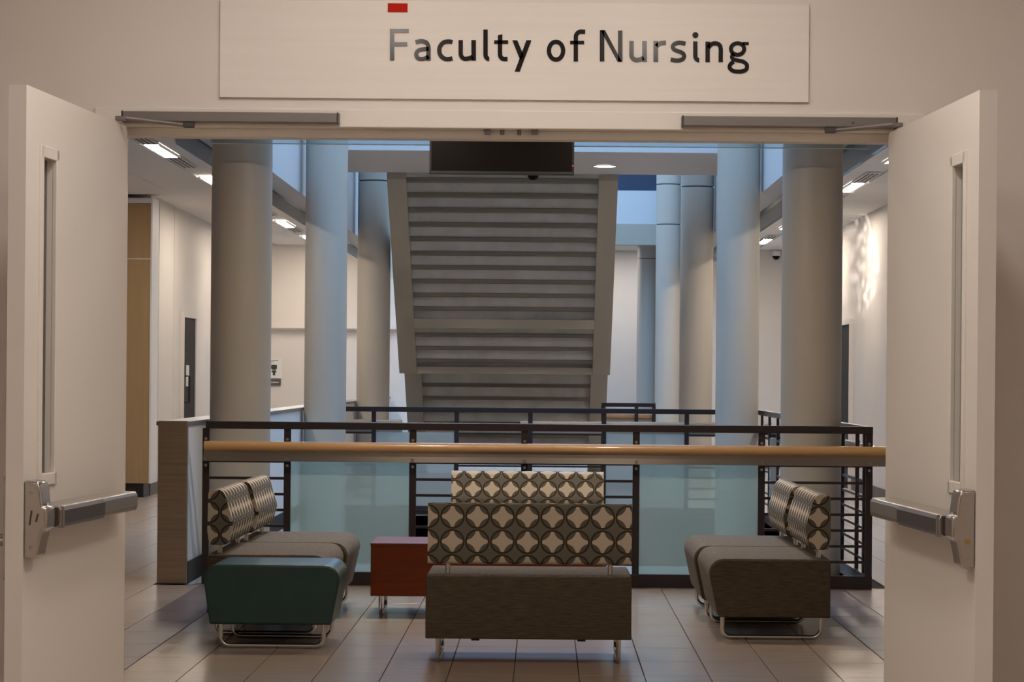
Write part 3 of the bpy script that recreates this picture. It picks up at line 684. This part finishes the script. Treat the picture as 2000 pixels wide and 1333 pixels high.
# ================================================================ FURNITURE
def sled(name_mat, par, x, ya, yb, ztop, r=0.0115, rad=0.045):
    z = r; pts = [(x, ya, ztop), (x, ya, z + rad)]
    for k in range(1, 6):
        t = k / 6 * PI / 2; pts.append((x, ya + rad - rad * math.cos(t), z + rad - rad * math.sin(t)))
    pts += [(x, ya + rad, z), (x, yb - rad, z)]
    for k in range(1, 6):
        t = k / 6 * PI / 2; pts.append((x, yb - rad + rad * math.sin(t), z + rad - rad * math.cos(t)))
    pts += [(x, yb, z + rad), (x, yb, ztop)]
    return MB().tube(pts, r, 10).build('sled_leg', name_mat, par, smooth=True)
def make_sofa():
    s = empty('sofa')
    L = 1.005; h = L / 2
    prof = rounded([(0, 0.122), (0, 0.428), (0.665, 0.428), (0.60, 0.122)], [0.006, 0.012, 0.075, 0.02], 6)
    body = MB().prism(prof, 'x', -h, h).build('seat_base', 'fabric', s, bevel=0.006, smooth=True)
    tp = rounded([(0.004, 0.424), (0.004, 0.436), (0.672, 0.436), (0.607, 0.135), (0.600, 0.135), (0.655, 0.41)], [0, 0.006, 0.078, 0, 0, 0.06], 6)
    MB().prism(tp, 'x', -h + 0.008, h - 0.008).build('seat_cover', 'fabric_top', body, bevel=0.004, smooth=True)
    bp = rounded([(0.012, 0.487), (0.0, 0.56), (0.004, 0.784), (0.085, 0.784), (0.140, 0.60), (0.112, 0.487)], [0.02, 0.05, 0.026, 0.045, 0.08, 0.035], 6)
    bk = MB().prism(bp, 'x', -h + 0.008, h - 0.002, uvpitch=0.1222, uv0=(0.02, 0.0)).build('backrest', 'pattern', s, bevel=0.0, smooth=True)
    for x in (-h + 0.105, h - 0.105): MB().cyl((x, 0.055), 0.0125, 'z', 0.42, 0.50, 14).build('back_post', 'chrome', bk, smooth=True)
    for x in (-h + 0.06, h - 0.06): sled('chrome', s, x, 0.045, 0.575, 0.135)
    for x in (-0.26, 0.26): B(x - 0.02, x + 0.02, 0.06, 0.56, 0.108, 0.123).build('under_rail', 'black', body)
    return s
sofa = make_sofa()
spots = [((-0.067, 12.23, 0), 0.0, 'ring-patterned sofa in front, turned with its back to the camera'),
         ((-0.10, 16.50, 0), PI, 'ring-patterned sofa facing the camera against the guard rail'),
         ((1.545, 13.955, 0), PI / 2 + 0.0, 'nearer of the two sofas on the right, seen from its end'),
         ((1.525, 14.99, 0), PI / 2, 'farther of the two sofas on the right, beside the rail'),
         ((-1.800, 13.955, 0), -PI / 2, 'nearer of the two sofas on the left, behind the teal ottoman'),
         ((-1.780, 14.99, 0), -PI / 2, 'farther of the two sofas on the left, beside the rail')]
for k, (loc, rz, lab) in enumerate(spots):
    o = sofa if k == 0 else copy_tree(sofa)
    o.location = loc; o.rotation_euler = (0, 0, rz); tag(o, lab, 'sofa', 'lounge sofas with ring pattern backs')
ot = empty('ottoman', (-1.386, 12.84, 0)); tag(ot, 'teal vinyl ottoman with worn edge on a chrome sled base', 'ottoman')
pr = rounded([(-0.318, 0.122), (-0.362, 0.428), (0.362, 0.428), (0.305, 0.122)], [0.012, 0.075, 0.075, 0.012], 8)
MB().prism(pr, 'y', 0.0, 0.55).build('cushion', 'teal', ot, bevel=0.014, smooth=True, seg=3)
for (y, nm) in ((0.03, 0), (0.52, 1)):
    g = sled('chrome', ot, 0, -0.265, 0.262, 0.128); g.rotation_euler = (0, 0, PI / 2); g.location = (0, y, 0)
wm = mat('worn_edge', (0.22, 0.24, 0.18), 0.7)
for k, (x, w_) in enumerate(((0.0, 0.05), (0.07, 0.03), (0.10, 0.018))):
    MB().prism([(x, 0.4135 + 0.002 * k), (x + w_, 0.4130), (x + w_ * 0.9, 0.4165), (x + 0.2 * w_, 0.417)], 'y', 0.0005, 0.006).build('worn_patch', wm, ot)
tb = empty('coffee_table', (-0.325, 14.54, 0)); tag(tb, 'cherry wood box table on chrome legs behind the front sofa', 'table')
hw = 0.672
B(-hw, hw, 0.0, 0.60, 0.125, 0.414).build('body', 'cherry', tb, bevel=0.002)
B(-hw - 0.003, hw + 0.003, -0.003, 0.603, 0.4145, 0.432).build('top', 'cherry', tb, bevel=0.003)
for x in (-hw + 0.055, hw - 0.055): sled('chrome', tb, x, 0.06, 0.54, 0.127)

# ================================================================ CORRIDOR DETAILS
wp = empty('wood_panel_pier', (0, 28.45, 0)); tag(wp, 'beech wood wall panels on a black plinth beside the left door', 'wall panel')
B(-6.4, -4.475, 0, 0.44, 0.16, 2.705).build('panel', 'beech', wp, bevel=0.004); B(-6.4, -4.475, 0, 0.44, 2.715, 3.34).build('panel', 'beech', wp, bevel=0.004)
B(-6.4, -4.47, 0.004, 0.44, 2.704, 2.716).build('joint_strip', 'paper', wp)
B(-4.475, -4.455, -0.01, 0.44, 0.16, 3.40).build('edge_trim', 'white', wp); B(-6.4, -4.475, -0.01, 0.44, 3.342, 3.40).build('head_trim', 'white', wp)
B(-6.4, -4.54, 0.03, 0.44, 0, 0.16).build('plinth', 'black', wp)
d3 = empty('door_3', (-4.55, 31.4, 0)); struct(d3, 'dark door in the left corridor wall with a sheet of paper on it')
B(0.0, 0.03, 0, 1.05, 0.01, 2.12).build('leaf', 'darkdoor', d3)
m = MB(); m.box(0, 0.045, -0.06, 0, 0, 2.18); m.box(0, 0.045, 1.05, 1.11, 0, 2.18); m.box(0, 0.045, 0, 1.05, 2.12, 2.18); m.build('frame', 'wall', d3)
B(0.03, 0.034, 0.25, 0.50, 1.25, 1.52).build('notice', 'paper', d3)
MB().tube([(0.03, 0.14, 1.05), (0.09, 0.14, 1.05), (0.09, 0.14, 1.38), (0.03, 0.14, 1.38)], 0.014, 8).build('pull_handle', 'black', d3)
for y in (29.55, 30.75): struct(B(-4.552, -4.545, y, y + 0.012, 0.14, ZC).build('trim_%d' % (20 + int(y)), 'wall'))
d4 = empty('door_4', (3.95, 32.15, 0)); struct(d4, 'dark door in the right corridor wall beside the widest right column')
B(-0.03, 0.0, 0.0, 1.25, 0.01, 2.12).build('leaf', 'darkdoor', d4)
m = MB(); m.box(-0.05, 0, -0.07, 0, 0, 2.19); m.box(-0.05, 0, 1.25, 1.32, 0, 2.19); m.box(-0.05, 0, 0, 1.25, 2.12, 2.19); m.build('frame', 'wall', d4)
po = empty('wall_notice', (-4.19, 39.045, 1.24)); tag(po, 'small notice with dark pictogram on the cream end wall beside the left column', 'notice')
B(-0.16, 0.11, -0.012, 0, 0.115, 0.42).build('sheet', 'paper', po)
m = MB(); m.prism(rounded([(-0.06, 0.245), (0.03, 0.245), (0.03, 0.325), (-0.06, 0.325)], [0.03, 0.03, 0.015, 0.015], 4), 'y', -0.014, -0.012); m.build('pictogram_head', 'ink', po)
m = MB(); m.prism([(-0.055, 0.215), (-0.030, 0.195), (-0.038, 0.160), (0.010, 0.160), (0.000, 0.195), (0.025, 0.215), (0.010, 0.238), (-0.040, 0.238)], 'y', -0.014, -0.012); m.build('pictogram_body', 'ink', po)
for z, x in ((0.39, 0.05), (0.368, -0.01), (0.35, -0.04)): B(-0.14, x, -0.0135, -0.012, z, z + 0.006).build('text_line', 'ink', po)
B(-0.16, 0.09, -0.014, 0, 0.0, 0.10).build('caption_plate', 'base', po); B(-0.11, 0.06, -0.0155, -0.014, 0.045, 0.058).build('caption_line', 'paper', po)

# unseen added spot, its noise pattern imitating dappled daylight on the right corridor wall
sl = bpy.data.lights.new('dapple_spot_standin', 'SPOT'); so = bpy.data.objects.new('dapple_spot_standin', sl); COL.objects.link(so)
so.location = (2.5, 27.2, 2.55)
tgt = Vector((3.95, 31.0, 2.85)); so.rotation_euler = (tgt - so.location).to_track_quat('-Z', 'Y').to_euler()
sl.energy = 1900; sl.spot_size = math.radians(21); sl.spot_blend = 0.7; sl.shadow_soft_size = 0.03; sl.color = (1.0, 0.93, 0.88); sl.use_nodes = True
nt = sl.node_tree; em = nt.nodes['Emission']
tc = nt.nodes.new('ShaderNodeTexCoord'); mp = nt.nodes.new('ShaderNodeMapping'); mp.inputs['Scale'].default_value = (34, 34, 17)
no = nt.nodes.new('ShaderNodeTexNoise'); no.inputs['Scale'].default_value = 1; no.inputs['Detail'].default_value = 1.5
rp = nt.nodes.new('ShaderNodeValToRGB'); rp.color_ramp.elements[0].position = 0.47; rp.color_ramp.elements[1].position = 0.66
nt.links.new(tc.outputs['Normal'], mp.inputs[0]); nt.links.new(mp.outputs[0], no.inputs['Vector']); nt.links.new(no.outputs['Fac'], rp.inputs[0]); nt.links.new(rp.outputs[0], em.inputs['Strength'])
